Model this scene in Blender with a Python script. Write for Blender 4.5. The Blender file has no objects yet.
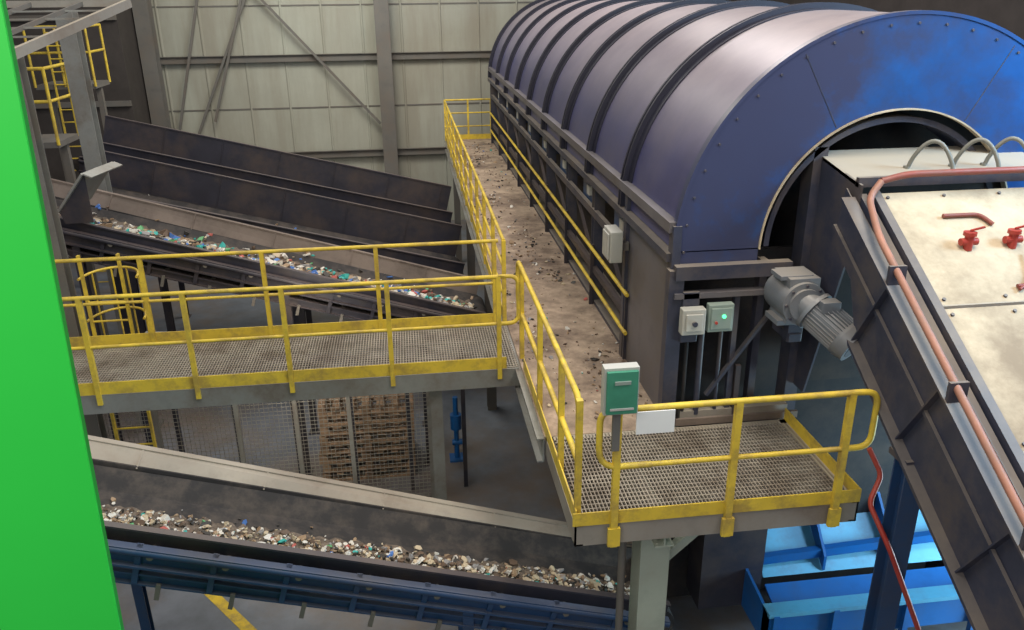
import bpy, math, random
from mathutils import Vector, Matrix
random.seed(7)
sc=bpy.context.scene
COL=sc.collection
# ---------------------------------------------------------------- materials
MATS={}
def mat(name,col,rough=.6,metal=0,var=.25,scale=3.0,dirt=None,dirt_amt=.5,dirt_scale=1.5,dust=None,dust_amt=.6,bump=0.0,emit=0,streak=False,xgrad=None,dlo=.45):
    m=bpy.data.materials.new(name);m.use_nodes=True
    nt=m.node_tree;N=nt.nodes;L=nt.links
    b=N['Principled BSDF']
    tc=N.new('ShaderNodeTexCoord')
    n=N.new('ShaderNodeTexNoise');n.inputs['Scale'].default_value=scale;n.inputs['Detail'].default_value=6
    n.inputs['Roughness'].default_value=.65
    L.new(tc.outputs['Object'],n.inputs['Vector'])
    mix=N.new('ShaderNodeMixRGB');mix.blend_type='MULTIPLY';mix.inputs[0].default_value=1
    mix.inputs[1].default_value=(*col,1)
    mr=N.new('ShaderNodeMapRange');mr.inputs[1].default_value=.3;mr.inputs[2].default_value=.7
    mr.inputs[3].default_value=1-var;mr.inputs[4].default_value=1+var*.4
    L.new(n.outputs['Fac'],mr.inputs[0]);L.new(mr.outputs[0],mix.inputs[2])
    out=mix.outputs[0]
    if dirt:
        n2=N.new('ShaderNodeTexNoise');n2.inputs['Scale'].default_value=dirt_scale;n2.inputs['Detail'].default_value=8
        n2.inputs['Roughness'].default_value=.7
        if streak:
            mp=N.new('ShaderNodeMapping');mp.inputs['Scale'].default_value=(3,3,.35);L.new(tc.outputs['Object'],mp.inputs[0]);L.new(mp.outputs[0],n2.inputs['Vector'])
        else: L.new(tc.outputs['Object'],n2.inputs['Vector'])
        r2=N.new('ShaderNodeMapRange');r2.inputs[1].default_value=dlo;r2.inputs[2].default_value=.64
        r2.inputs[3].default_value=0;r2.inputs[4].default_value=dirt_amt
        fac=n2.outputs['Fac']
        if xgrad:   # light falloff painted into the colour: more dirt tone toward low X
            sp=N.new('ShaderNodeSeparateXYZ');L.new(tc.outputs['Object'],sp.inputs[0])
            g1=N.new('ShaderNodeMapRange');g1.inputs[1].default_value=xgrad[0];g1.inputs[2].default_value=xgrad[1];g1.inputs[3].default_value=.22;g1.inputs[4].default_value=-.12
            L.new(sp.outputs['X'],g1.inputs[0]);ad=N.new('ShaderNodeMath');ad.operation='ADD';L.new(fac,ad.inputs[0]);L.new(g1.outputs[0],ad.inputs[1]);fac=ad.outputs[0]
        L.new(fac,r2.inputs[0])
        m2=N.new('ShaderNodeMixRGB');m2.inputs[2].default_value=(*dirt,1)
        L.new(r2.outputs[0],m2.inputs[0]);L.new(out,m2.inputs[1]);out=m2.outputs[0]
    if dust:
        g=N.new('ShaderNodeNewGeometry');sx=N.new('ShaderNodeSeparateXYZ');L.new(g.outputs['Normal'],sx.inputs[0])
        r3=N.new('ShaderNodeMapRange');r3.inputs[1].default_value=.35;r3.inputs[2].default_value=1
        r3.inputs[3].default_value=0;r3.inputs[4].default_value=dust_amt
        L.new(sx.outputs['Z'],r3.inputs[0])
        mm=N.new('ShaderNodeMath');mm.operation='MULTIPLY';L.new(r3.outputs[0],mm.inputs[0]);L.new(mr.outputs[0],mm.inputs[1])
        m3=N.new('ShaderNodeMixRGB');m3.inputs[2].default_value=(*dust,1)
        L.new(mm.outputs[0],m3.inputs[0]);L.new(out,m3.inputs[1]);out=m3.outputs[0]
    L.new(out,b.inputs['Base Color'])
    b.inputs['Roughness'].default_value=rough;b.inputs['Metallic'].default_value=metal
    if bump:
        bp=N.new('ShaderNodeBump');bp.inputs['Strength'].default_value=bump;bp.inputs['Distance'].default_value=.02
        L.new(n.outputs['Fac'],bp.inputs['Height']);L.new(bp.outputs[0],b.inputs['Normal'])
    if emit:
        b.inputs['Emission Color'].default_value=(*col,1);b.inputs['Emission Strength'].default_value=emit
    MATS[name]=m;return m
BR=(.14,.10,.07)
mat('yellow_paint',(.76,.55,.055),.5,var=.15,dirt=(.30,.20,.07),dirt_amt=.7,dirt_scale=4)
mat('galvanised',(.33,.33,.31),.5,.3,dirt=BR,dirt_amt=.7)
mat('grating',(.42,.375,.31),.6,.2,dirt=BR,dirt_amt=.65,dirt_scale=2.2)
mat('walk_deck',(.46,.35,.26),.9,var=.45,scale=5,dirt=(.13,.09,.07),dirt_amt=.85,dirt_scale=1.1,bump=.4)
mat('drum_band',(.06,.06,.15),.36,var=.2,scale=2,dirt=(.10,.09,.15),dirt_amt=.5,dust=(.52,.44,.42),dust_amt=.7)
mat('drum_seam',(.018,.018,.035),.5)
mat('drum_blue',(.016,.095,.32),.30,var=.25,scale=2,dirt=(.048,.05,.095),dirt_amt=.92,dirt_scale=.9,dust=(.4,.35,.3),dust_amt=.4,xgrad=(-2.0,1.6),dlo=.40)  # slate dirt tone also paints the dimmer left side, light falloff in colour
mat('slate',(.048,.053,.085),.5,var=.3,dirt=(.10,.08,.068),dirt_amt=.75,dust=(.34,.29,.23),dust_amt=.6)
mat('grey_panel',(.15,.14,.155),.55,var=.3,dirt=(.09,.075,.065),dirt_amt=.75)
mat('beam_grey',(.32,.295,.26),.6,dirt=BR,dirt_amt=.6,dust=(.5,.44,.34),dust_amt=.6)
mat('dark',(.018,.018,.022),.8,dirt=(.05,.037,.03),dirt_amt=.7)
mat('black_rubber',(.028,.025,.026),.8,dirt=(.085,.067,.055),dirt_amt=.75,dirt_scale=3)
mat('conv_dark',(.032,.031,.047),.5,dirt=(.085,.063,.055),dirt_amt=.7,dirt_scale=1.2,dust=(.15,.115,.10),dust_amt=.5)
mat('conv_blue',(.024,.07,.18),.42,dirt=(.05,.045,.05),dirt_amt=.6,dust=(.25,.23,.22),dust_amt=.35)
mat('conv_side',(.42,.365,.30),.7,var=.3,dirt=(.20,.155,.12),dirt_amt=.7)
mat('conv_brown',(.23,.18,.15),.7,var=.3,dirt=(.08,.06,.05),dirt_amt=.8)
mat('sheet_cream',(.57,.47,.325),.7,var=.25,scale=4,dirt=(.25,.185,.115),dirt_amt=.85,dirt_scale=1.1,dlo=.42)
mat('bright_blue',(.01,.13,.42),.35,var=.25,dirt=(.03,.065,.14),dirt_amt=.6)
mat('light_blue',(.10,.40,.62),.4,var=.25,dirt=(.08,.17,.26),dirt_amt=.8)
mat('green_paint',(.02,.62,.055),.5,var=.05,scale=.7)
mat('green_edge',(.01,.30,.03),.5)
mat('box_green',(.05,.26,.16),.5)
mat('box_grey',(.50,.50,.46),.5,dirt=BR,dirt_amt=.35)
mat('box_greygreen',(.27,.34,.30),.5,dirt=BR,dirt_amt=.35)
mat('white',(.85,.86,.84),.5,var=.05)
mat('motor',(.19,.21,.24),.42,var=.2,dirt=(.15,.13,.11),dirt_amt=.6,dust=(.45,.40,.34),dust_amt=.5)
mat('red_paint',(.45,.045,.03),.5,dirt=(.22,.10,.07),dirt_amt=.5)
mat('pipe_pink',(.42,.19,.13),.5,dirt=(.28,.16,.12),dirt_amt=.7,dirt_scale=4)
mat('pipe_rust',(.28,.07,.05),.5,dirt=(.22,.12,.09),dirt_amt=.6,dirt_scale=4)
mat('hose',(.22,.22,.19),.5)
mat('wood',(.40,.26,.16),.8,var=.4,scale=8,dirt=(.13,.09,.06),dirt_amt=.5)
mat('column',(.17,.16,.145),.6,dirt=BR,dirt_amt=.5)
mat('column_green',(.42,.46,.38),.55,dirt=BR,dirt_amt=.4)
mat('lens_green',(.1,.9,.35),.3,emit=2)
mat('floor_yellow',(.7,.5,.04),.7,dirt=(.2,.15,.08),dirt_amt=.7,dirt_scale=5)
mat('wall_clad',(.43,.435,.365),.6,var=.12,scale=.8,dirt=(.28,.25,.195),dirt_amt=.7,dirt_scale=.25,streak=True,dlo=.38)
mat('wall_dark',(.06,.05,.045),.7)
mat('wire',(.34,.32,.28),.5,.3)
mat('floor_conc',(.17,.19,.225),.5,var=.3,scale=2,dirt=(.19,.135,.09),dirt_amt=.85,dirt_scale=.3,bump=.1)
mat('fines',(.20,.155,.12),.9,var=.6,scale=30,dirt=(.06,.045,.035),dirt_amt=.8,dirt_scale=9,bump=.6)
WC=[('w_white',(.70,.67,.61)),('w_cream',(.55,.45,.31)),('w_tan',(.34,.23,.14)),('w_brown',(.14,.09,.06)),('w_grey',(.28,.27,.27)),
    ('w_teal',(.04,.42,.38)),('w_blue',(.08,.2,.55)),('w_red',(.45,.10,.08)),('w_dark',(.04,.035,.03)),('w_green',(.12,.38,.16))]
for n,c in WC: mat(n,c,.6,var=.1)
# ---------------------------------------------------------------- mesh builder
def group(name,loc):
    e=bpy.data.objects.new(name,None);e.location=loc;e.empty_display_size=.3;COL.objects.link(e);return e
class MB:
    def __init__(s): s.v=[];s.f=[];s.m=[];s.s=[];s.mats=[]
    def mi(s,m):
        if m not in s.mats: s.mats.append(m)
        return s.mats.index(m)
    def add(s,vs,fs,m,smooth=False):
        o=len(s.v);k=s.mi(m)
        s.v+= [tuple(v) for v in vs]
        for f in fs: s.f.append([i+o for i in f]);s.m.append(k);s.s.append(smooth)
    def box(s,x0,x1,y0,y1,z0,z1,m):
        vs=[(x,y,z) for z in(z0,z1) for y in(y0,y1) for x in(x0,x1)]
        s.add(vs,[(0,2,3,1),(4,5,7,6),(0,1,5,4),(2,6,7,3),(0,4,6,2),(1,3,7,5)],m)
    def prof(s,p0,p1,pts,m,up=(0,0,1),smooth=False):
        p0=Vector(p0);p1=Vector(p1);d=(p1-p0).normalized();up=Vector(up)
        if abs(d.dot(up))>.99: up=Vector((0,1,0))
        side=d.cross(up).normalized();u=side.cross(d).normalized()
        n=len(pts);vs=[p0+side*a+u*b for a,b in pts]+[p1+side*a+u*b for a,b in pts]
        fs=[(i,(i+1)%n,n+(i+1)%n,n+i) for i in range(n)]
        fs+= [tuple(range(n-1,-1,-1)),tuple(range(n,2*n))]
        s.add(vs,fs,m,smooth)
    def beam(s,p0,p1,w,h,m,up=(0,0,1)):
        s.prof(p0,p1,[(-w/2,-h/2),(w/2,-h/2),(w/2,h/2),(-w/2,h/2)],m,up)
    def ibeam(s,p0,p1,w,h,m,up=(0,0,1),t=.015):
        a=w/2;b=h/2;c=t/2
        s.prof(p0,p1,[(-a,-b),(a,-b),(a,-b+t),(c,-b+t),(c,b-t),(a,b-t),(a,b),(-a,b),(-a,b-t),(-c,b-t),(-c,-b+t),(-a,-b+t)],m,up)
    def chan(s,p0,p1,w,h,m,up=(0,0,1),t=.015,flip=1):
        b=h/2
        q=[(0,-b),(w,-b),(w,-b+t),(t,-b+t),(t,b-t),(w,b-t),(w,b),(0,b)]
        s.prof(p0,p1,[(x*flip,y) for x,y in q],m,up)
    def tube(s,pts,r,m,seg=8,closed=False):
        pts=[Vector(p) for p in pts];n=len(pts);vs=[];prev=None
        for i,p in enumerate(pts):
            if closed: d=(pts[(i+1)%n]-pts[i-1]).normalized()
            else: d=(pts[min(i+1,n-1)]-pts[max(i-1,0)]).normalized()
            if prev is None: a=d.orthogonal().normalized()
            else: a=(prev-d*prev.dot(d)).normalized()
            prev=a;b=d.cross(a)
            for k in range(seg):
                t=2*math.pi*k/seg;vs.append(p+(a*math.cos(t)+b*math.sin(t))*r)
        fs=[]
        for i in range(n if closed else n-1):
            j=(i+1)%n
            for k in range(seg):
                l=(k+1)%seg;fs.append((i*seg+k,i*seg+l,j*seg+l,j*seg+k))
        s.add(vs,fs,m,True)
        if not closed:
            s.add(vs[:seg],[tuple(range(seg-1,-1,-1))],m);s.add(vs[-seg:],[tuple(range(seg))],m)
    def cyl(s,p0,p1,r,m,seg=20,r2=None):
        p0=Vector(p0);p1=Vector(p1);d=(p1-p0).normalized();a=d.orthogonal().normalized();b=d.cross(a)
        r2=r if r2 is None else r2;A=[];B=[]
        for k in range(seg):
            t=2*math.pi*k/seg;e=a*math.cos(t)+b*math.sin(t);A.append(p0+e*r);B.append(p1+e*r2)
        s.add(A+B,[(k,(k+1)%seg,seg+(k+1)%seg,seg+k) for k in range(seg)],m,True)
        s.add(A,[tuple(range(seg-1,-1,-1))],m);s.add(B,[tuple(range(seg))],m)
    def ext(s,poly,vec,m):
        vec=Vector(vec);A=[Vector(p) for p in poly];n=len(A);B=[p+vec for p in A]
        s.add(A+B,[(i,(i+1)%n,n+(i+1)%n,n+i) for i in range(n)]+[tuple(range(n-1,-1,-1)),tuple(range(n,2*n))],m)
    def quad(s,a,b,c,d,m,t=.01):
        a,b,c,d=map(Vector,(a,b,c,d));n=(b-a).cross(d-a).normalized()*t
        s.ext([a,b,c,d],n,m)
    def build(s,name,bevel=0,parent=None):
        me=bpy.data.meshes.new(name)
        V=[Vector(v) for v in s.v]
        lo=Vector([min(v[i] for v in V) for i in range(3)]);hi=Vector([max(v[i] for v in V) for i in range(3)])
        c=Vector(((lo.x+hi.x)/2,(lo.y+hi.y)/2,lo.z))
        me.from_pydata([v-c for v in V],[],s.f)
        for mm in s.mats: me.materials.append(MATS[mm])
        me.polygons.foreach_set('material_index',s.m);me.polygons.foreach_set('use_smooth',s.s)
        import bmesh
        bm=bmesh.new();bm.from_mesh(me);bmesh.ops.recalc_face_normals(bm,faces=bm.faces);bm.to_mesh(me);bm.free()
        me.update()
        o=bpy.data.objects.new(name,me);o.location=c;COL.objects.link(o)
        if parent: o.parent=parent;o.location=c-parent.location
        if bevel:
            bv=o.modifiers.new('bevel','BEVEL');bv.width=bevel;bv.segments=2;bv.limit_method='ANGLE';bv.angle_limit=math.radians(50)
        return o
def fillet(pts,r,n=5):
    P=[Vector(p) for p in pts];out=[P[0]]
    for i in range(1,len(P)-1):
        a=(P[i-1]-P[i]);b=(P[i+1]-P[i]);rr=min(r,a.length*.49,b.length*.49)
        s=P[i]+a.normalized()*rr;e=P[i]+b.normalized()*rr
        for k in range(n+1):
            t=k/n;out.append(s*(1-t)**2+P[i]*2*t*(1-t)+e*t*t)
    out.append(P[-1]);return out
DZ=3.0
Yl='yellow_paint'
# ---------------------------------------------------------------- room
b=MB();b.box(-14,10,-2,26,-.1,0,'floor_conc');b.build('floor')
b=MB()
b.box(-14,10,26,26.15,0,12,'wall_clad')
x=-13.8
while x<9.9:
    b.ext([(x,26,0),(x+.03,25.975,0),(x+.06,25.975,0),(x+.09,26,0)],(0,0,12),'wall_clad');x+=1.15
for z in (2.3,5.15,8.2):
    b.chan((-14,25.9,z),(10,25.9,z),.1,.2,'column')
for z in (3.7,6.6): b.box(-14,10,25.98,26,z-.02,z+.02,'column')
b.build('wall_back')
b=MB();b.box(-14.15,-14,-2,26,0,12,'wall_dark');b.build('wall_left')
b=MB();b.box(10,10.15,-2,26,0,12,'wall_dark');b.build('wall_right')
b=MB();b.box(-13.9,-7.35,24.0,24.1,0,12,'wall_dark');b.box(-7.5,-7.35,24.1,25.9,0,12,'wall_dark')
for z in (2,4.2,6.4): b.beam((-13.9,23.95,z),(-7.35,23.95,z),.1,.14,'column')
b.build('partition_wall')
for xx in (-7.1,-.5,7.5):
    b=MB();b.ibeam((xx,25.55,0),(xx,25.55,12),.42,.42,'column',up=(0,1,0),t=.04);b.box(xx-.3,xx+.3,25.3,25.85,0,.04,'column')
    b.build('steel_column')
b=MB()
for p,q in (((-5.2,25.7,8.3),(-.75,25.7,3.2)),((-3.6,25.75,8.3),(-6.2,25.75,2.9)),((-3.9,25.7,8.3),(-5.6,25.7,3.4)),((-6.7,25.7,3.0),(-5.2,25.7,8.3))):
    b.beam(p,q,.06,.07,'column')
b.build('cross_bracing')
b=MB();b.quad((-3.16-.04,9.12,.004),(-3.16+.10,9.16,.004),(-1.7+.06,7.4,.004),(-1.7-.08,7.36,.004),'floor_yellow',.003);b.build('floor_line_marking')
# ---------------------------------------------------------------- railing helper
def rail_run(b,p0,p1,zs,posts,top=1.1,mid=(.55,),kick=True,kside=0,post_drop=.12,r=.024):
    p0=Vector((p0[0],p0[1],zs));p1=Vector((p1[0],p1[1],zs));d=p1-p0
    b.tube([p0+Vector((0,0,top)),p1+Vector((0,0,top))],r,Yl)
    for m_ in mid: b.tube([p0+Vector((0,0,m_)),p1+Vector((0,0,m_))],r*.8,Yl)
    for t in posts:
        p=p0+d*t;b.beam(p-Vector((0,0,post_drop)),p+Vector((0,0,top)),.05,.05,Yl,up=d.normalized())
    if kick: b.beam(p0+Vector((0,0,.07)),p1+Vector((0,0,.07)),.012,.14,Yl)
def grating(b,x0,x1,y0,y1,z,sp=.032,cr=.06,m='grating'):
    x=x0
    while x<x1: b.box(x,x+.009,y0,y1,z-.03,z,m);x+=sp
    y=y0
    while y<y1: b.box(x0,x1,y,y+.010,z-.012,z-.001,m);y+=cr
# --- catwalk (left)
G=group('catwalk',(-2.5,9,3))
b=MB()
CX0,CX1,CY0,CY1=-6.2,1.12,8.35,9.7
grating(b,CX0,CX1,CY0+.03,CY1-.03,DZ)
b.chan((CX0,CY0,DZ-.12),(CX1,CY0,DZ-.12),.07,.22,'galvanised',flip=-1);b.chan((CX0,CY1,DZ-.12),(CX1,CY1,DZ-.12),.07,.22,'galvanised')
for xx in (-5,-3.8,-2.6,-1.4,-.2,.9): b.beam((xx,CY0+.02,DZ-.12),(xx,CY1,DZ-.12),.06,.12,'column')
b.build('deck',parent=G)
b=MB()
rail_run(b,(CX0,CY0),(.98,CY0),DZ,[(x-CX0)/(.98-CX0) for x in (-5.5,-4.45,-3.42,-2.4,-1.4,-.3,.9)])
lp=fillet([(.9,CY0,DZ+1.1),(1.12,CY0,DZ+1.1),(1.12,CY0,DZ+.55),(.9,CY0,DZ+.55)],.12);b.tube(lp,.024,Yl)
rail_run(b,(CX0,CY1),(1.05,CY1),DZ,[(x-CX0)/(1.05-CX0) for x in (-5.2,-3.2,-1.8,-.45,1.0)])
b.build('railing',parent=G)
for i,(xx,zz) in enumerate(((.17,DZ-.23),(-5.6,DZ-.23))):
    b=MB();b.ibeam((xx,8.5,0),(xx,8.5,zz),.14,.14,'galvanised',up=(0,1,0),t=.012);b.box(xx-.13,xx+.13,8.37,8.63,0,.02,'galvanised');b.box(xx-.1,xx+.1,8.4,8.6,zz-.02,zz,'galvanised')
    b.build('support_%d'%(i+1),parent=G)
# --- main walkway
G=group('elevated_walkway',(1.8,15,3))
b=MB()
b.box(1.15,2.42,6.78,23.6,DZ-.04,DZ,'walk_deck')
b.chan((1.15,6.78,DZ-.15),(1.15,23.6,DZ-.15),.07,.26,'galvanised',flip=-1);b.chan((2.42,6.78,DZ-.15),(2.42,23.6,DZ-.15),.07,.26,'galvanised')
for yy in range(8,24,2): b.beam((1.17,yy,DZ-.15),(2.42,yy,DZ-.15),.08,.16,'column')
b.build('deck',parent=G)
b=MB()
for yy in (13,17,21.5):
    for xx in (1.25,2.3): b.ibeam((xx,yy,0),(xx,yy,DZ-.28),.16,.16,'column',t=.015)
b.build('support_frame',parent=G)
b=MB()
rail_run(b,(1.12,9.7),(1.12,23.6),DZ,[i/11 for i in range(12)],mid=(.37,.74))
rail_run(b,(1.12,23.6),(2.42,23.6),DZ,[.5,1],mid=(.37,.74))
top=fillet([(1.19,5.42,DZ-.0),(1.19,5.42,DZ+1.1),(1.19,8.92,DZ+1.1),(1.19,8.92,DZ+.55),(1.19,5.42,DZ+.55)],.16);b.tube(top,.026,Yl)
for yy in (5.42,6.15,7.3,8.6): b.beam((1.19,yy,DZ-.15),(1.19,yy,DZ+1.1),.05,.05,Yl)
b.beam((1.17,5.36,DZ+.07),(1.17,8.3,DZ+.07),.012,.14,Yl)
b.build('railing',parent=G)
b=MB()
for z in (.82,.36): b.tube([(2.33,8.3,DZ+z),(2.33,22.8,DZ+z)],.024,Yl)
for i in range(9): b.beam((2.36,8.4+i*1.8,DZ),(2.36,8.4+i*1.8,DZ+.84),.05,.04,'conv_dark')
b.build('handrail',parent=G)
def debris(b,fn,n,smin,smax,w,flat=.4):
    names=[c[0] for c in WC]
    for i in range(n):
        p=Vector(fn());s=smin+(smax-smin)*random.random()**1.7
        if random.random()<.06: s*=1.7
        m=random.choices(names,w)[0]
        rot=Matrix.Rotation(random.uniform(0,6.28),3,'Z')@Matrix.Rotation(random.uniform(-.6,.6),3,'X')@Matrix.Rotation(random.uniform(-.5,.5),3,'Y')
        a=s*random.uniform(.5,1);c=s*random.uniform(.3,.8);h=s*random.uniform(.1,flat)
        vs=[]
        for z in (-h,h):
            for ang in (0,1.1,2.3,3.2,4.4,5.3):
                k=random.uniform(.6,1.1);vs.append(p+rot@Vector((math.cos(ang)*a*k,math.sin(ang)*c*k,z*random.uniform(.5,1.2))))
        b.add(vs,[(0,1,7,6),(1,2,8,7),(2,3,9,8),(3,4,10,9),(4,5,11,10),(5,0,6,11),(5,4,3,2,1,0),(6,7,8,9,10,11)],m)
b=MB()
clus=[(random.uniform(1.25,2.3),random.uniform(7,23)) for _ in range(26)]
def wl():
    if random.random()<.6:
        c=random.choice(clus);return (min(2.38,max(1.2,random.gauss(c[0],.14))),min(23.3,max(6.9,random.gauss(c[1],.4))),DZ+.01)
    return (random.uniform(1.2,2.38),random.uniform(7,23),DZ+.01)
debris(b,wl,1000,.008,.05,[2.2,3,5,7,2,.2,.2,.2,5,.1],.25)
b.build('litter',parent=G)
# --- near platform
G=group('access_platform',(2.4,6,3))
b=MB()
PX0,PX1,PY0,PY1=1.16,3.57,5.36,6.78
grating(b,PX0+.03,PX1-.03,PY0+.03,PY1-.02,DZ)
b.chan((PX0,PY0,DZ-.1),(PX1,PY0,DZ-.1),.07,.2,'beam_grey',flip=-1);b.chan((PX0,PY0,DZ-.1),(PX0,PY1,DZ-.1),.07,.2,'beam_grey')
b.chan((PX1,PY0,DZ-.1),(PX1,PY1,DZ-.1),.07,.2,'beam_grey',flip=-1);b.chan((PX0,PY1-.01,DZ-.1),(PX1,PY1-.01,DZ-.1),.07,.2,'beam_grey')
for xx in (1.9,2.7): b.beam((xx,PY0+.02,DZ-.12),(xx,PY1,DZ-.12),.06,.12,'column')
b.build('deck',parent=G)
b=MB()
fr=PY0-.03;RT=1.04
b.tube(fillet([(1.55,fr,DZ+RT),(1.33,fr,DZ+RT),(1.33,fr,DZ+.54),(1.75,fr,DZ+.54)],.17),.026,Yl)
b.tube([(1.5,fr,DZ+RT),(3.42,fr,DZ+RT)],.026,Yl);b.tube([(1.7,fr,DZ+.54),(3.42,fr,DZ+.54)],.022,Yl)
b.tube(fillet([(3.32,fr,DZ+RT),(3.56,fr,DZ+RT),(3.56,fr,DZ+.54),(3.32,fr,DZ+.54)],.17),.026,Yl)
for xx in (1.47,2.42,3.34):
    b.beam((xx,fr,DZ-.2),(xx,fr,DZ+RT),.055,.05,Yl,up=(0,1,0));b.box(xx-.05,xx+.05,fr-.03,fr+.0,DZ-.19,DZ-.02,Yl)
b.box(PX0-.02,PX1,PY0-.012,PY0,DZ-.0,DZ+.12,Yl);b.box(PX1-.012,PX1,PY0,PY1,DZ,DZ+.12,Yl)
b.build('railing',parent=G)
b=MB();b.ibeam((1.93,5.75,0),(1.93,5.75,DZ-.2),.26,.26,'column_green',up=(0,1,0),t=.02)
b.box(1.73,2.13,5.55,5.95,0,.03,'column_green');b.beam((2.0,5.75,DZ-.75),(2.55,5.75,DZ-.22),.08,.08,'column_green')
b.ibeam((1.93,5.4,DZ-.26),(1.93,6.6,DZ-.26),.16,.12,'column_green')
b.tube([(1.66,5.7,0),(1.66,5.7,DZ-.2)],.035,'column')
b.build('support_column',parent=G)
b=MB();b.box(1.32,1.58,5.20,5.29,DZ+1.07,DZ+1.45,'box_grey');b.box(1.335,1.565,5.17,5.20,DZ+1.09,DZ+1.43,'box_green')
b.box(1.39,1.51,5.16,5.17,DZ+1.33,DZ+1.36,'box_greygreen');b.box(1.36,1.54,5.165,5.17,DZ+1.12,DZ+1.14,'box_grey');b.beam((1.45,5.31,DZ+.7),(1.45,5.31,DZ+1.35),.06,.03,'column')
b.build('control_box',.008)
b=MB();b.box(1.60,1.90,5.285,5.295,DZ+.84,DZ+1.03,'white');b.build('rail_sign')
# ---------------------------------------------------------------- trommel drum housing
G=group('trommel_screen',(4.38,15,0))
CXc,CZc,RO=4.38,4.75,2.03
Y0,Y1=6.9,23.0
def arc(r,a0,a1,n,y,cx=CXc,cz=CZc):
    return [Vector((cx+r*math.cos(a0+(a1-a0)*i/n),y,cz+r*math.sin(a0+(a1-a0)*i/n))) for i in range(n+1)]
b=MB()
ribs=[6.9+i*1.79 for i in range(10)]
N=48
A0=math.pi;A1=0
for i in range(9):
    ya,yb=ribs[i],ribs[i+1]
    o0=arc(RO-.02,A0,A1,N,ya);o1=arc(RO-.02,A0,A1,N,yb);i0=arc(RO-.05,A0,A1,N,ya);i1=arc(RO-.05,A0,A1,N,yb)
    vs=o0+o1+i0+i1;n=N+1
    b.add(vs,[(k,k+1,n+k+1,n+k) for k in range(N)]+[(2*n+k,3*n+k,3*n+k+1,2*n+k+1) for k in range(N)],'drum_band',True)
def ring(b,r0,r1,ya,yb,m,a0=A0,a1=A1,n=N):
    P=arc(r0,a0,a1,n,ya);Q=arc(r1,a0,a1,n,ya);P2=arc(r0,a0,a1,n,yb);Q2=arc(r1,a0,a1,n,yb);c=n+1
    fs=[(k,k+1,c+k+1,c+k) for k in range(n)]
    b.add(P+Q,fs,m);b.add(P2+Q2,fs,m)
    b.add(Q+Q2,fs,m,True);b.add(P+P2,fs,m,True)
for y in ribs[1:]:
    ring(b,RO-.03,RO+.05,y-.06,y-.02,'drum_seam');ring(b,RO-.03,RO+.05,y+.02,y+.06,'drum_seam')
    ring(b,RO-.03,RO+.01,y-.02,y+.02,'drum_seam')
    ring(b,RO-.025,RO-.01,y+.06,y+.16,'drum_band')
    ring(b,RO-.025,RO-.005,y-.18,y-.06,'drum_seam')
for sgn in (-1,1):
    xs=CXc+sgn*RO
    b.beam((xs,Y0,4.98),(xs,Y1,4.98),.10,.10,'grey_panel')
    b.beam((xs,Y0,4.70),(xs,Y1,4.70),.12,.08,'slate')
b.build('cover',parent=G)
b=MB()
def annulus(b,r0,r1,ya,yb,m):
    n=64;P=arc(r0,A0,A1,n,ya);Q=arc(r1,A0,A1,n,ya);P2=arc(r0,A0,A1,n,yb);Q2=arc(r1,A0,A1,n,yb);c=n+1
    fs=[]
    for k in range(n): fs+=[(k,k+1,c+k+1,c+k),(2*c+k,3*c+k,3*c+k+1,2*c+k+1),(c+k,c+k+1,3*c+k+1,3*c+k),(k,2*c+k,2*c+k+1,k+1)]
    fs+=[(0,c,3*c,2*c),(n,2*c+n,3*c+n,c+n)]
    b.add(P+Q+P2+Q2,fs,m)
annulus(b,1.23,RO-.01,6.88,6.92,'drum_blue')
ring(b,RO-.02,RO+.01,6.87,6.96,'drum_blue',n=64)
ring(b,1.218,1.232,6.86,6.93,'sheet_cream',n=64)
ring(b,1.10,1.15,6.95,7.3,'slate',n=64)
for i in range(25):
    a=math.pi*i/24;rr=RO-.09
    x=CXc+rr*math.cos(a);z=CZc+rr*math.sin(a);b.cyl((x,6.87,z),(x,6.88,z),.012,'slate',6)
for a in (math.radians(120),math.radians(62)):
    p=Vector((CXc+1.25*math.cos(a),6.879,CZc+1.25*math.sin(a)));q=Vector((CXc+1.97*math.cos(a),6.879,CZc+1.97*math.sin(a)))
    b.beam(p,q,.006,.004,'slate',up=(0,1,0))
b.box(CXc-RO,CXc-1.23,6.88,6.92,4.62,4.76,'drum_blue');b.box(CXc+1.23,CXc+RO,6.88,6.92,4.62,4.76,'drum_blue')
b.build('end_plate',parent=G)
b=MB()
XL=CXc-RO
b.box(XL+.02,XL+.10,6.9,8.55,DZ,4.72,'grey_panel')
b.box(XL-.02,XL+.06,6.86,6.98,DZ,5.0,'slate')
b.box(XL-.02,XL+.04,8.45,8.55,DZ,5.0,'slate')
b.box(XL+.03,XL+.10,6.9,Y1,4.72,5.0,'slate')
b.box(XL+.45,XL+.5,8.5,Y1,.3,4.7,'dark')
b.box(XL+.05,XL+.5,8.5,Y1,DZ-.05,DZ+.05,'slate')
b.beam((XL+.05,8.5,4.25),(XL+.05,Y1,4.25),.06,.10,'slate')
b.beam((XL+.05,8.5,3.5),(XL+.05,Y1,3.5),.06,.08,'conv_dark')
k=8.5
while k<Y1-.3:
    b.ibeam((XL+.1,k,0),(XL+.1,k,4.72),.14,.16,'slate',t=.015)
    b.box(XL+.1,XL+.4,k+.35,k+.95,4.28,4.62,'conv_blue')
    b.box(XL+.06,XL+.1,k+.4,k+.55,4.38,4.5,'box_grey')
    b.beam((XL+.12,k+.1,3.4),(XL+.12,k+1.6,4.2),.04,.05,'conv_dark')
    k+=1.79
b.box(CXc+RO-.1,CXc+RO-.02,6.9,Y1,0,4.72,'slate')
b.box(XL,CXc+RO,Y1-.05,Y1,0,4.75,'slate')
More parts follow.
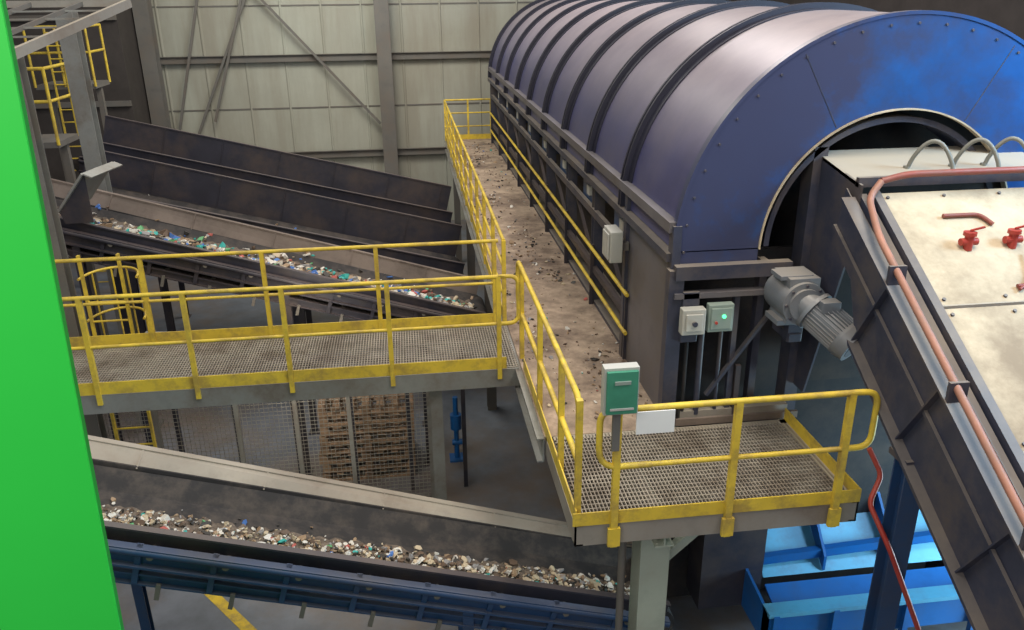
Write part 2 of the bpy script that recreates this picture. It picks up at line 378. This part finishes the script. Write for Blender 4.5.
b.ext(arc(RO-.03,A0,A1,32,Y1-.05),(0,.04,0),'slate')
b.build('side_frame',parent=G)
b=MB()
b.beam((XL,6.82,4.58),(3.45,6.82,4.58),.10,.13,'slate');b.beam((XL,6.82,4.36),(3.45,6.82,4.36),.10,.05,'grey_panel')
b.beam((XL+.02,6.86,DZ),(XL+.02,6.86,4.6),.14,.12,'slate');b.beam((2.98,6.86,3.1),(2.98,6.86,4.36),.05,.05,'slate')
b.beam((2.75,6.84,3.3),(3.4,6.84,4.25),.05,.03,'slate')
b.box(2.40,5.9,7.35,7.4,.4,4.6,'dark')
b.box(2.5,3.6,6.82,6.98,3.02,3.14,'beam_grey');b.box(2.45,3.7,6.79,6.82,3.0,3.07,'conv_brown')
b.box(2.9,3.6,6.9,7.3,.6,2.9,'conv_dark')
b.beam((3.05,6.84,DZ+.05),(3.05,6.84,DZ+.6),.05,.05,'conv_dark')
b.tube([(2.66,6.84,4.0),(2.66,6.84,3.1)],.03,'slate');b.tube([(2.52,6.84,4.0),(2.52,6.84,3.1)],.02,'dark');b.tube([(2.85,6.84,4.0),(2.85,6.84,3.1)],.02,'slate')
b.box(3.62,3.75,6.95,7.15,3.0,5.65,'slate');b.box(3.25,3.32,7.0,7.1,3.0,4.6,'slate')
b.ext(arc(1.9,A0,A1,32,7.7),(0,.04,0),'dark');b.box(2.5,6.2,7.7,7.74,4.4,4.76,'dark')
b.build('front_frame',parent=G)
b=MB();b.box(2.40,2.62,6.66,6.76,4.02,4.27,'box_grey');b.box(2.43,2.59,6.64,6.66,4.06,4.23,'box_grey');b.cyl((2.51,6.62,4.14),(2.51,6.64,4.14),.025,'slate',12)
b.beam((2.51,6.79,3.9),(2.51,6.79,4.4),.16,.04,'slate')
b.build('switch_box',.008)
b=MB();b.box(2.66,2.90,6.70,6.78,4.02,4.29,'box_greygreen');b.box(2.68,2.88,6.685,6.70,4.05,4.26,'box_greygreen');b.cyl((2.8,6.67,4.18),(2.8,6.69,4.18),.018,'lens_green',12);b.cyl((2.73,6.67,4.12),(2.73,6.69,4.12),.014,'red_paint',12)
b.build('switch_box',.008)
b=MB();b.box(2.12,2.26,8.3,8.62,4.2,4.55,'box_grey');b.box(2.10,2.12,8.33,8.59,4.23,4.52,'box_grey');b.box(2.26,2.36,8.4,8.5,4.3,4.4,'column');b.build('junction_box',.01)
# gear motor
b=MB()
gx,gz=3.42,4.40
b.box(gx-.16,gx+.12,6.40,6.74,gz-.21,gz+.21,'motor')
b.cyl((gx-.02,6.36,gz-.02),(gx-.02,6.78,gz-.02),.20,'motor',28)
b.cyl((gx-.02,6.33,gz-.02),(gx-.02,6.36,gz-.02),.15,'motor',24);b.cyl((gx-.02,6.30,gz-.02),(gx-.02,6.34,gz-.02),.05,'slate',12)
b.box(gx-.22,gx+.14,6.44,6.7,gz-.24,gz-.19,'motor');b.box(gx-.22,gx+.08,6.46,6.68,gz+.18,gz+.22,'motor')
for i in range(8):
    t=math.pi*i/4;b.cyl((gx-.02+.175*math.cos(t),6.345,gz-.02+.175*math.sin(t)),(gx-.02+.175*math.cos(t),6.36,gz-.02+.175*math.sin(t)),.014,'slate',6)
m0=Vector((3.47,6.34,4.34));ax=Vector((.20,-.32,-.19)).normalized()
b.cyl(m0-ax*.2,m0+ax*.02,.13,'motor',24);b.cyl(m0+ax*.0,m0+ax*.035,.19,'motor',28);b.cyl(m0+ax*.03,m0+ax*.36,.145,'motor',28)
s1=ax.orthogonal().normalized();s2=ax.cross(s1)
for i in range(30):
    t=2*math.pi*i/30;e=s1*math.cos(t)+s2*math.sin(t)
    b.beam(m0+ax*.035+e*.155,m0+ax*.36+e*.155,.008,.028,'motor',up=e)
b.cyl(m0+ax*.35,m0+ax*.38,.172,'motor',28);b.cyl(m0+ax*.38,m0+ax*.48,.177,'motor',28,.163);b.cyl(m0+ax*.48,m0+ax*.484,.12,'slate',24)
c0=m0+ax*.18+Vector((-.03,-.02,.19));b.box(c0.x-.08,c0.x+.08,c0.y-.06,c0.y+.06,c0.z-.07,c0.z+.03,'motor')
b.beam((gx,6.56,3.96),(gx,6.56,4.2),.14,.1,'slate');b.beam((gx,6.5,4.0),(gx,6.86,4.0),.12,.08,'slate')
b.build('gear_motor',.01)
# ---------------------------------------------------------------- inclined conveyor (right)
G=group('inclined_conveyor',(4.66,3.6,0))
b=MB()
SL=.6
def zp(y): return 5.36-(6.3-y)*SL
ya,yb=6.3,.9
n_=Vector((0,-SL,1)).normalized()
def IP(x,y,o=0): return Vector((x,y,zp(y)))+n_*o
XA,XB=3.88,5.45
ys=[6.3,5.25,4.2,3.15,2.1,1.05]
for i in range(5):
    y1_,y2_=ys[i]-.012,ys[i+1]+.012
    b.ext([IP(XA,y1_),IP(XB,y1_),IP(XB,y2_),IP(XA,y2_)],n_*.03,'sheet_cream')
    b.beam(IP(XA,ys[i+1],.02),IP(XB,ys[i+1],.02),.025,.045,'beam_grey')
    for xx in (XA+.05,XA+.55,XA+1.05,XB-.05):
        for yy in (y1_-.05,y2_+.05): b.cyl(IP(xx,yy,.03),IP(xx,yy,.045),.014,'slate',8)
for xs,sg in ((XA-.05,1),(XB+.05,-1)):
    b.beam(IP(xs,ya,.02),IP(xs,yb,.02),.07,.10,'slate',up=n_)
    b.beam(IP(xs-.08*sg,ya,-.02),IP(xs-.08*sg,yb,-.02),.06,.08,'slate',up=n_)
    xo=xs-.17*sg
    b.ext([IP(xo,ya+.1,-.02),IP(xo,yb,-.02),IP(xo,yb,-.78),IP(xo,5.55,-.78),IP(xo,5.88,-.5),IP(xo,6.25,-.5)],(.012*sg,0,0),'slate')
    b.beam(IP(xo-.03*sg,5.55,-.78),IP(xo-.03*sg,yb,-.78),.12,.03,'slate',up=n_)
    b.beam(IP(xo-.03*sg,ya,-.02),IP(xo-.03*sg,yb,-.02),.12,.02,'slate',up=n_)
    b.beam(IP(xo-.02*sg,ya,-.35),IP(xo-.02*sg,yb,-.35),.03,.03,'slate',up=n_)
    for yy in (5.5,4.7,3.8,2.9,2.0): b.beam(IP(xo-.03*sg,yy,-.03),IP(xo-.03*sg,yy,-.77),.06,.012,'slate',up=(0,1,0))
b.ext([IP(XA-.2,5.55,-.8),IP(XB+.2,5.55,-.8),IP(XB+.2,yb,-.8),IP(XA-.2,yb,-.8)],n_*.02,'dark')
b.build('frame',parent=G)
b=MB()
b.quad((3.70,6.35,5.44),(5.6,6.35,5.44),(5.6,7.1,5.56),(3.70,7.1,5.56),'beam_grey',.03)
b.ext([(3.70,6.25,5.46),(3.70,7.1,5.58),(3.70,7.05,3.3),(3.70,6.75,3.3),(3.70,6.3,4.85)],(.02,0,0),'slate')
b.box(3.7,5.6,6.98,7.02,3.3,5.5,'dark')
b.beam((3.70,6.32,5.47),(5.6,6.32,5.47),.05,.08,'slate')
b.build('head_chute',parent=G)
b=MB()
b.tube(fillet([(5.6,6.2,5.55),(4.05,6.2,5.55),(3.84,6.2,5.50)],.1),.028,'pipe_rust',10)
b.tube(fillet([(3.84,6.2,5.50),(3.72,6.15,5.38),(3.64,5.8,zp(5.8)+.10),(3.62,.9,zp(.9)+.08)],.12),.028,'pipe_pink',10)
for yy in (5.5,4.6,3.7,2.8): b.box(3.58,3.72,yy-.015,yy+.015,zp(yy)-.02,zp(yy)+.13,'slate')
b.build('water_pipe',parent=G)
def valve(x,y,name='valve'):
    b=MB();z=zp(y)+.02
    b.cyl((x,y,z),(x,y,z+.14),.035,'red_paint',12);b.cyl((x,y,z+.12),(x,y,z+.15),.05,'red_paint',14)
    b.cyl((x-.07,y,z+.07),(x+.07,y,z+.07),.03,'red_paint',12);b.beam((x,y,z+.16),(x+.1,y-.02,z+.19),.02,.012,'red_paint')
    b.build(name)
valve(4.36,5.72);valve(4.74,5.72)
b=MB()
b.tube(fillet([(4.30,6.0,zp(6)+.06),(4.62,6.0,zp(6)+.06),(4.68,5.9,zp(5.9)+.06)],.08),.018,'pipe_rust',8)
b.tube(fillet([(4.82,5.62,zp(5.62)+.09),(4.72,5.4,zp(5.4)+.08),(4.56,5.32,zp(5.32)+.06)],.1),.014,'pipe_rust',8);b.tube([(4.56,5.35,zp(5.35)+.06),(4.95,5.37,zp(5.37)+.06)],.016,'pipe_rust',8);b.build('air_hose')
for x in (4.30,4.72,5.02):
    b=MB()
    pts=[Vector((x+.28*t,6.60-.25*t,5.48+.28*math.sin(math.pi*t)**.7)) for t in [i/14 for i in range(15)]]
    b.tube(pts,.018,'hose',8);b.cyl(pts[0]-Vector((0,0,.02)),pts[0]+Vector((0,0,.05)),.028,'hose',10);b.cyl(pts[-1]-Vector((0,0,.03)),pts[-1]+Vector((0,0,.04)),.028,'hose',10)
    b.build('hose_loop')
b=MB();b.ibeam((3.72,5.02,0),(3.72,5.02,3.62),.17,.17,'conv_blue',t=.015);b.box(3.6,3.84,4.9,5.14,3.60,3.65,'slate')
b.box(3.56,3.86,4.88,5.18,0,.03,'conv_blue');b.build('support_post',parent=G)
b=MB();b.tube(fillet([(3.52,5.27,3.56),(3.62,5.2,3.35),(3.50,5.12,3.15),(3.60,4.90,2.85),(3.97,4.75,1.95),(4.3,4.5,.9),(4.5,4.4,0.0)],.06),.022,'red_paint',8);b.build('fire_pipe')
b=MB()
def sheet(p,m,t=.02): b.quad(*p,m,t)
sheet([(3.62,8.2,2.1),(7.5,8.2,2.1),(7.5,6.9,.95),(3.62,6.9,.95)],'light_blue')
sheet([(3.62,6.85,.9),(7.5,6.85,.9),(7.5,6.4,.75),(3.62,6.4,.75)],'bright_blue')
b.box(3.40,7.5,6.3,6.4,.62,1.0,'bright_blue');b.box(3.40,7.5,6.25,6.42,.98,1.03,'light_blue')
b.box(3.7,7.5,8.2,8.25,.0,3.6,'bright_blue');b.beam((3.62,7.6,1.62),(7.5,7.3,1.42),.1,.14,'bright_blue')
b.beam((3.62,7.0,1.12),(7.5,7.0,1.3),.08,.1,'bright_blue')
sheet([(3.7,8.1,2.9),(7.5,8.1,2.9),(7.5,7.9,2.6),(3.7,7.9,2.6)],'light_blue')
for xx in (3.45,4.1,4.9,5.7,7.4): b.box(xx,xx+.06,6.24,6.3,.0,1.0,'bright_blue')
for xx in (4.3,5.1,5.9): b.ext([(xx,8.2,2.1),(xx,8.2,2.5),(xx,6.9,1.15),(xx,6.9,.97)],(.03,0,0),'bright_blue')
b.ext([(3.40,6.3,.6),(3.40,8.2,.6),(3.40,8.2,1.3),(3.40,6.3,1.0)],(.03,0,0),'bright_blue')
b.box(3.4,3.5,8.1,8.2,0,.7,'bright_blue')
b.build('discharge_hopper')
b=MB();debris(b,lambda:(random.uniform(2.6,5.5),random.uniform(4.9,6.15),random.uniform(.02,.05)),1500,.02,.07,[5,4,3,2,6,.3,.6,.2,3,.2],.4);b.build('spilled_waste')
# ---------------------------------------------------------------- cross conveyors
def conveyor(name,p0,p1,yn,yf,wall_m,side_m,wall_h=.35,w_count=1200,w_band=(.2,.75),weights=None,near_h=.2,rollers=.62,legs=(),wsize=(.02,.06),hump=.05,lip=.12,wall_h1=None,lean=.06):
    (x0,z0),(x1,z1)=p0,p1
    if wall_h1 is None: wall_h1=wall_h
    b=MB();d=Vector((x1-x0,0,z1-z0));Ln=d.length;u=d.normalized();w=Vector((-u.z,0,u.x))
    def P(s,y,o): return Vector((x0,y,z0))+u*s+w*o
    W=yf-yn;yt=yf+.04+lean
    prof_=[(yn+.05,.02),(yn+W*.25,-.10),(yf-W*.25,-.10),(yf-.05,.02)]
    for (ya_,oa),(yb_,ob) in zip(prof_[:-1],prof_[1:]):
        b.ext([P(0,ya_,oa),P(Ln,ya_,oa),P(Ln,yb_,ob),P(0,yb_,ob)],-w*.015,'black_rubber')
    b.ext([P(0,yf,-.15),P(Ln,yf,-.15),P(Ln,yf+.04,-.04),P(0,yf+.04,.02)],(0,.02,0),'black_rubber')
    b.ext([P(0,yf+.04,.0),P(Ln,yf+.04,-.06),P(Ln,yt,wall_h1),P(0,yt,wall_h)],(0,.02,0),wall_m)
    b.beam(P(0,yt+.02,wall_h),P(Ln,yt+.02,wall_h1),.07,.03,wall_m,up=w)
    s=1.2
    while s<Ln:
        hh=wall_h+(wall_h1-wall_h)*s/Ln
        b.beam(P(s,yf+.03,.0-.06*s/Ln),P(s,yt-.01,hh),.015,.02,wall_m,up=(0,1,0));s+=1.2
    b.ext([P(0,yn,-.15),P(Ln,yn,-.15),P(Ln,yn,lip),P(0,yn,lip)],(0,-.02,0),'conv_dark')
    b.beam(P(0,yn-.02,lip),P(Ln,yn-.02,lip),.07,.02,'conv_dark',up=w)
    b.chan(P(0,yn-.08,-.08),P(Ln,yn-.08,-.08),.08,near_h,side_m,up=w,flip=1,t=.02)
    b.tube([P(0,yn-.14,-.02),P(Ln,yn-.14,-.02)],.035,side_m,10)
    b.chan(P(0,yn-.06,-.32),P(Ln,yn-.06,-.32),.06,.12,side_m,up=w,flip=1,t=.015)
    b.chan(P(0,yf+.12,-.15),P(Ln,yf+.12,-.15),.07,near_h,side_m,up=w,flip=-1,t=.015)
    s=.3
    while s<Ln:
        b.beam(P(s,yn-.1,.02),P(s,yn-.1,-.36),.05,.06,side_m,up=(0,1,0))
        b.cyl(P(s+.1,yn-.16,-.05),P(s+.1,yn-.02,-.05),.03,'column',10)
        b.cyl(P(s,yn+.02,-.14),P(s,yf-.02,-.14),.04,'column',10)
        b.cyl(P(s+.2,yn-.02,-.34),P(s+.2,yf,-.34),.05,'column',12)
        b.beam(P(s+.2,yn-.12,-.34),P(s+.2,yn-.12,-.50),.04,.03,'column',up=(0,1,0))
        s+=rollers
    b.ext([P(0,yn+.05,-.30),P(Ln,yn+.05,-.30),P(Ln,yf-.05,-.30),P(0,yf-.05,-.30)],-w*.015,'black_rubber')
    for s,o in ((.0,-.15),(Ln,-.15)): b.cyl(P(s,yn+.02,o),P(s,yf-.02,o),.15,'black_rubber',20)
    for s in legs:
        for y in (yn-.06,yf+.1):
            q=P(s,y,-.2);b.ibeam((q.x,y,0),(q.x,y,q.z),.10,.10,side_m,t=.012);b.box(q.x-.09,q.x+.09,y-.09,y+.09,0,.015,side_m)
    b.build(name)
    if w_count:
        b=MB();wt=weights or [5,6,5,4,3,.6,.3,.3,4,.2]
        def base(y):
            yy=abs((y-(yn+W/2))/(W/2));return -.10 if yy<.5 else -.10+(yy-.5)/.5*.12
        ns=int(Ln/.05);nc=9;vs=[];fs=[]
        for i in range(ns+1):
            e0=w_band[0]+random.uniform(-.05,.05);e1=w_band[1]+random.uniform(-.05,.05)
            for j in range(nc):
                t=j/(nc-1);y=yn+W*(e0+(e1-e0)*t);h=hump*.6*math.sin(math.pi*t)*random.uniform(.4,1.2)
                vs.append(P(Ln*i/ns,y,base(y)+.004+h))
        for i in range(ns):
            for j in range(nc-1):
                a=i*nc+j;fs.append((a,a+1,a+nc+1,a+nc))
        b.add(vs,fs,'fines')
        def fn():
            s=random.uniform(.05,Ln-.05);t=min(1.3,max(-.05,random.gauss(.45,.28)));y=yn+W*(w_band[0]+(w_band[1]-w_band[0])*t)
            h=hump*max(0,1-abs(2*t-1))*random.uniform(.5,1)
            return P(s,y,base(y)+.012+h)
        debris(b,fn,w_count,wsize[0],wsize[1],wt,.4)
        b.build('sorted_waste_pile')
conveyor('belt_conveyor',(-3.9,3.09),(2.25,1.30),6.15,7.15,'conv_side','conv_blue',.11,1700,(.12,.52),[7,7,5,3,2,.6,.2,.3,3,.2],near_h=.2,legs=(1.0,4.45),wsize=(.013,.06),wall_h1=-.04,lean=.20)
conveyor('belt_conveyor',(-5.6,4.36),(1.0,2.36),11.4,12.5,'conv_brown','conv_dark',.2,1300,(.2,.85),[6,4,3,2,3,2,1.6,.5,3,1],legs=(1.2,4,6),wsize=(.03,.11),lean=.14)
conveyor('belt_conveyor',(-6.0,3.75),(.85,1.95),14.4,15.9,'conv_dark','conv_dark',.62,500,(.2,.8),[1,2,3,5,1,.2,.2,.2,8,.1],legs=(1.2,4,6.3),wsize=(.03,.07),lip=.35,near_h=.3)
conveyor('belt_conveyor',(-6.4,3.95),(.8,2.15),17.2,18.4,'conv_dark','conv_dark',.66,300,(.2,.8),[1,2,3,5,1,.2,.2,.2,8,.1],legs=(1.2,4,6.3),wsize=(.03,.07),lip=.4,near_h=.3)
b=MB()
b.beam((-3.6,10.6,2.75),(.9,10.6,2.35),.12,.08,'galvanised');b.beam((-3.6,10.6,2.45),(.9,10.6,2.05),.05,.08,'conv_dark')
for i in range(6):
    x=-3.4+i*.8;z=2.75-.4*(x+3.6)/4.5;b.beam((x,10.6,0),(x,10.6,z),.06,.06,'conv_dark')
b.build('cable_tray')
# ---------------------------------------------------------------- fenced storage with pallets
b=MB()
FY=10.25
for xx in (-4.6,-3.55,-2.5,-1.72,-1.0,.1):
    b.beam((xx,FY,0),(xx,FY,2.2),.06,.06,'galvanised',up=(0,1,0))
for z in (.1,2.18): b.beam((-4.6,FY,z),(.1,FY,z),.03,.035,'column')
x=-4.6
while x<.1: b.box(x,x+.006,FY-.003,FY+.003,.1,2.18,'wire');x+=.06
z=.1
while z<2.18: b.box(-4.6,.1,FY-.003,FY+.003,z,z+.006,'wire');z+=.06
b.build('mesh_fence')
b=MB()
for k in range(8):
    z=.16*k+.0;ox=random.uniform(-.04,.04)
    x0=-1.55+ox;x1=-.15+ox;yy0=11.0
    for i in range(3): b.box(x0,x1,yy0+.5*i,yy0+.1+.5*i,z,z+.02,'wood')
    for i in range(3):
        for j in range(3):
            xx=x0+(x1-x0-.12)*j/2;b.box(xx,xx+.12,yy0+.5*i,yy0+.1+.5*i,z+.02,z+.115,'wood')
    for i in range(7):
        xx=x0+(x1-x0-.1)*i/6;b.box(xx,xx+.1,yy0,yy0+1.1,z+.118,z+.14,'wood')
b.build('pallet_stack')
b=MB();b.cyl((.52,11.4,0),(.52,11.4,1.1),.04,'bright_blue',12);b.box(.4,.64,11.28,11.52,0,.03,'bright_blue');b.cyl((.52,11.4,.55),(.52,11.4,.8),.09,'bright_blue',12);b.cyl((.45,11.4,.3),(.65,11.4,.3),.05,'bright_blue',12);b.build('water_standpipe')
b=MB()
for xx in (-3.95,-3.5): b.beam((xx,9.9,0),(xx,9.9,4.1),.05,.03,Yl,up=(1,0,0))
for i in range(14): b.tube([(-3.95,9.9,.25+.25*i),(-3.5,9.9,.25+.25*i)],.014,Yl)
for z in (2.6,3.2,3.75):
    pts=[Vector((-3.725+.34*math.cos(a),10.0+.45*math.sin(a)+.05,z)) for a in [math.pi*i/12 for i in range(13)]]
    b.tube(pts,.016,Yl)
for a in (.6,1.3,1.85,2.5):
    x=-3.725+.34*math.cos(a);y=10.05+.45*math.sin(a);b.tube([(x,y,2.6),(x,y,3.75)],.012,Yl)
b.build('caged_ladder')
# ---------------------------------------------------------------- left structures
b=MB()   # tapered sheet-steel machine side
GT,GB=-1.233,-1.508
b.ext([(-3.2,3.0,0),(GB,3.0,0),(GT,3.0,7.9),(-3.2,3.0,7.9)],(0,.012,0),'green_paint')
b.ext([(GB-.015,3.012,0),(GB,3.012,0),(GT,3.012,7.9),(GT-.015,3.012,7.9)],(0,.03,0),'green_edge')
b.build('green_machine_panel')
b=MB();b.ibeam((-4.24,10.0,0),(-4.24,10.0,6.4),.2,.2,'column',up=(0,1,0),t=.02);b.box(-4.39,-4.09,9.85,10.15,0,.03,'column');b.build('steel_column')
b=MB();b.ibeam((-4.72,13.2,0),(-4.72,13.2,6.75),.24,.24,'galvanised',up=(0,1,0),t=.02);b.box(-4.9,-4.5,13.0,13.4,0,.03,'column');b.build('steel_column')
b=MB()
b.quad((-4.6,11.2,4.30),(-4.2,11.2,4.80),(-4.05,12.0,4.80),(-4.45,12.0,4.30),'galvanised',.03)
b.quad((-4.2,11.2,4.80),(-4.1,11.2,4.75),(-3.95,12.0,4.75),(-4.05,12.0,4.80),'galvanised',.02)
b.quad((-4.6,11.25,4.30),(-4.2,11.25,4.80),(-4.2,11.25,4.15),(-4.55,11.25,4.15),'conv_dark',.02)
b.build('chute_hood')
b=MB()
A=Vector((-3.85,9.0,6.42));B=Vector((-3.25,11.2,6.88));LL=Vector((-4.5,0,.0))
b.beam(A,B,.05,.10,'beam_grey');b.beam(A,A+LL,.05,.06,'beam_grey');b.beam(B,B+LL,.05,.08,'beam_grey')
for i in range(1,6):
    p=A.lerp(B,i/6);b.beam(p,p+LL,.025,.02,'galvanised')
for k in (.12,.25,.5,.75): b.beam(A+LL*k,B+LL*k,.03,.05,'column')
b.build('overhead_grille')
for (x,y,z) in ((-7.4,15.5,4.7),(-8.3,20.5,5.2)):
    b=MB()
    for zz in (.55,1.1): b.tube([(x,y,z+zz),(x+1.3,y,z+zz)],.03,Yl);b.tube([(x+1.3,y,z+zz),(x+1.3,y+1,z+zz)],.03,Yl)
    for k in range(3): b.tube([(x+.65*k,y,z-.2),(x+.65*k,y,z+1.1)],.03,Yl)
    for q in (x+1.3,): b.tube([(q,y+1,z-.2),(q,y+1,z+1.1)],.03,Yl)
    b.box(x,x+1.3,y,y+1,z-.25,z-.15,'column')
    for xx in (x+.1,x+1.2): b.beam((xx,y+.5,0),(xx,y+.5,z-.2),.12,.12,'column')
    for q in (.45,.85): b.beam((x+q,y-.05,0),(x+q,y-.05,z+1.1),.05,.03,Yl,up=(1,0,0))
    for i in range(int((z+1)/.28)): b.tube([(x+.45,y-.05,.3+.28*i),(x+.85,y-.05,.3+.28*i)],.015,Yl)
    b.build('service_platform')
# ---------------------------------------------------------------- lights
def area(name,loc,target,size,power,col,sy=None):
    l=bpy.data.lights.new(name,'AREA');l.energy=power;l.color=col;l.size=size
    if sy: l.shape='RECTANGLE';l.size_y=sy
    o=bpy.data.objects.new(name,l);o.location=loc;COL.objects.link(o)
    o.rotation_euler=(Vector(target)-Vector(loc)).to_track_quat('-Z','Y').to_euler();return o
area('ceiling_lamp_a',(4.5,4,11.5),(4.0,6,0),2.5,560,(1,.92,.79),5)
area('ceiling_lamp_b',(-2,6,11.5),(-2,7,0),2.5,340,(1,.94,.84),6)
area('ceiling_lamp_c',(-2,17,11.5),(-2,17,0),3,480,(1,.96,.85),8)
area('ceiling_lamp_d',(4,16,11.5),(4,16,0),2.5,420,(1,.92,.90),8)
area('skylight_right',(8.6,4.6,8.2),(5.8,6.9,6.0),1.5,460,(.45,.72,1))
area('wall_wash',(-2,20,10),(-2,26,3),5,290,(1,.98,.86),2)
area('daylight_door',(7.6,5.2,1.9),(4.5,7.5,.9),1.6,230,(.6,.88,1))
area('front_lamp',(-3,-1,9),(-1,8,2),4,290,(1,.96,.9))
area('storage_fill',(-1.5,9.6,2.7),(-1.4,11.5,.2),.3,35,(1,.9,.75),3)  # added fill light with no fixture, brightens the pallet storage
w=bpy.data.worlds.new('world');sc.world=w;w.use_nodes=True
w.node_tree.nodes['Background'].inputs[0].default_value=(.77,.75,.82,1);w.node_tree.nodes['Background'].inputs[1].default_value=.34
# ---------------------------------------------------------------- camera
cam=bpy.data.cameras.new('camera');co=bpy.data.objects.new('camera',cam);COL.objects.link(co);sc.camera=co
Fv=Vector((.1156,.9217,-.3704)).normalized();Rv=Vector((.9922,-.1245,0));Uv=Rv.cross(Fv)
Rv.normalize();Uv.normalize()
Rr=(Rv-Uv*.011).normalized();Ur=(Uv+Rv*.011).normalized()
co.matrix_world=Matrix(((Rr.x,Ur.x,-Fv.x,0),(Rr.y,Ur.y,-Fv.y,0),(Rr.z,Ur.z,-Fv.z,7),(0,0,0,1)))
cam.lens=820/1024*36;cam.sensor_width=36;cam.clip_end=200
sc.view_settings.view_transform='Standard'
sc.view_settings.exposure=0
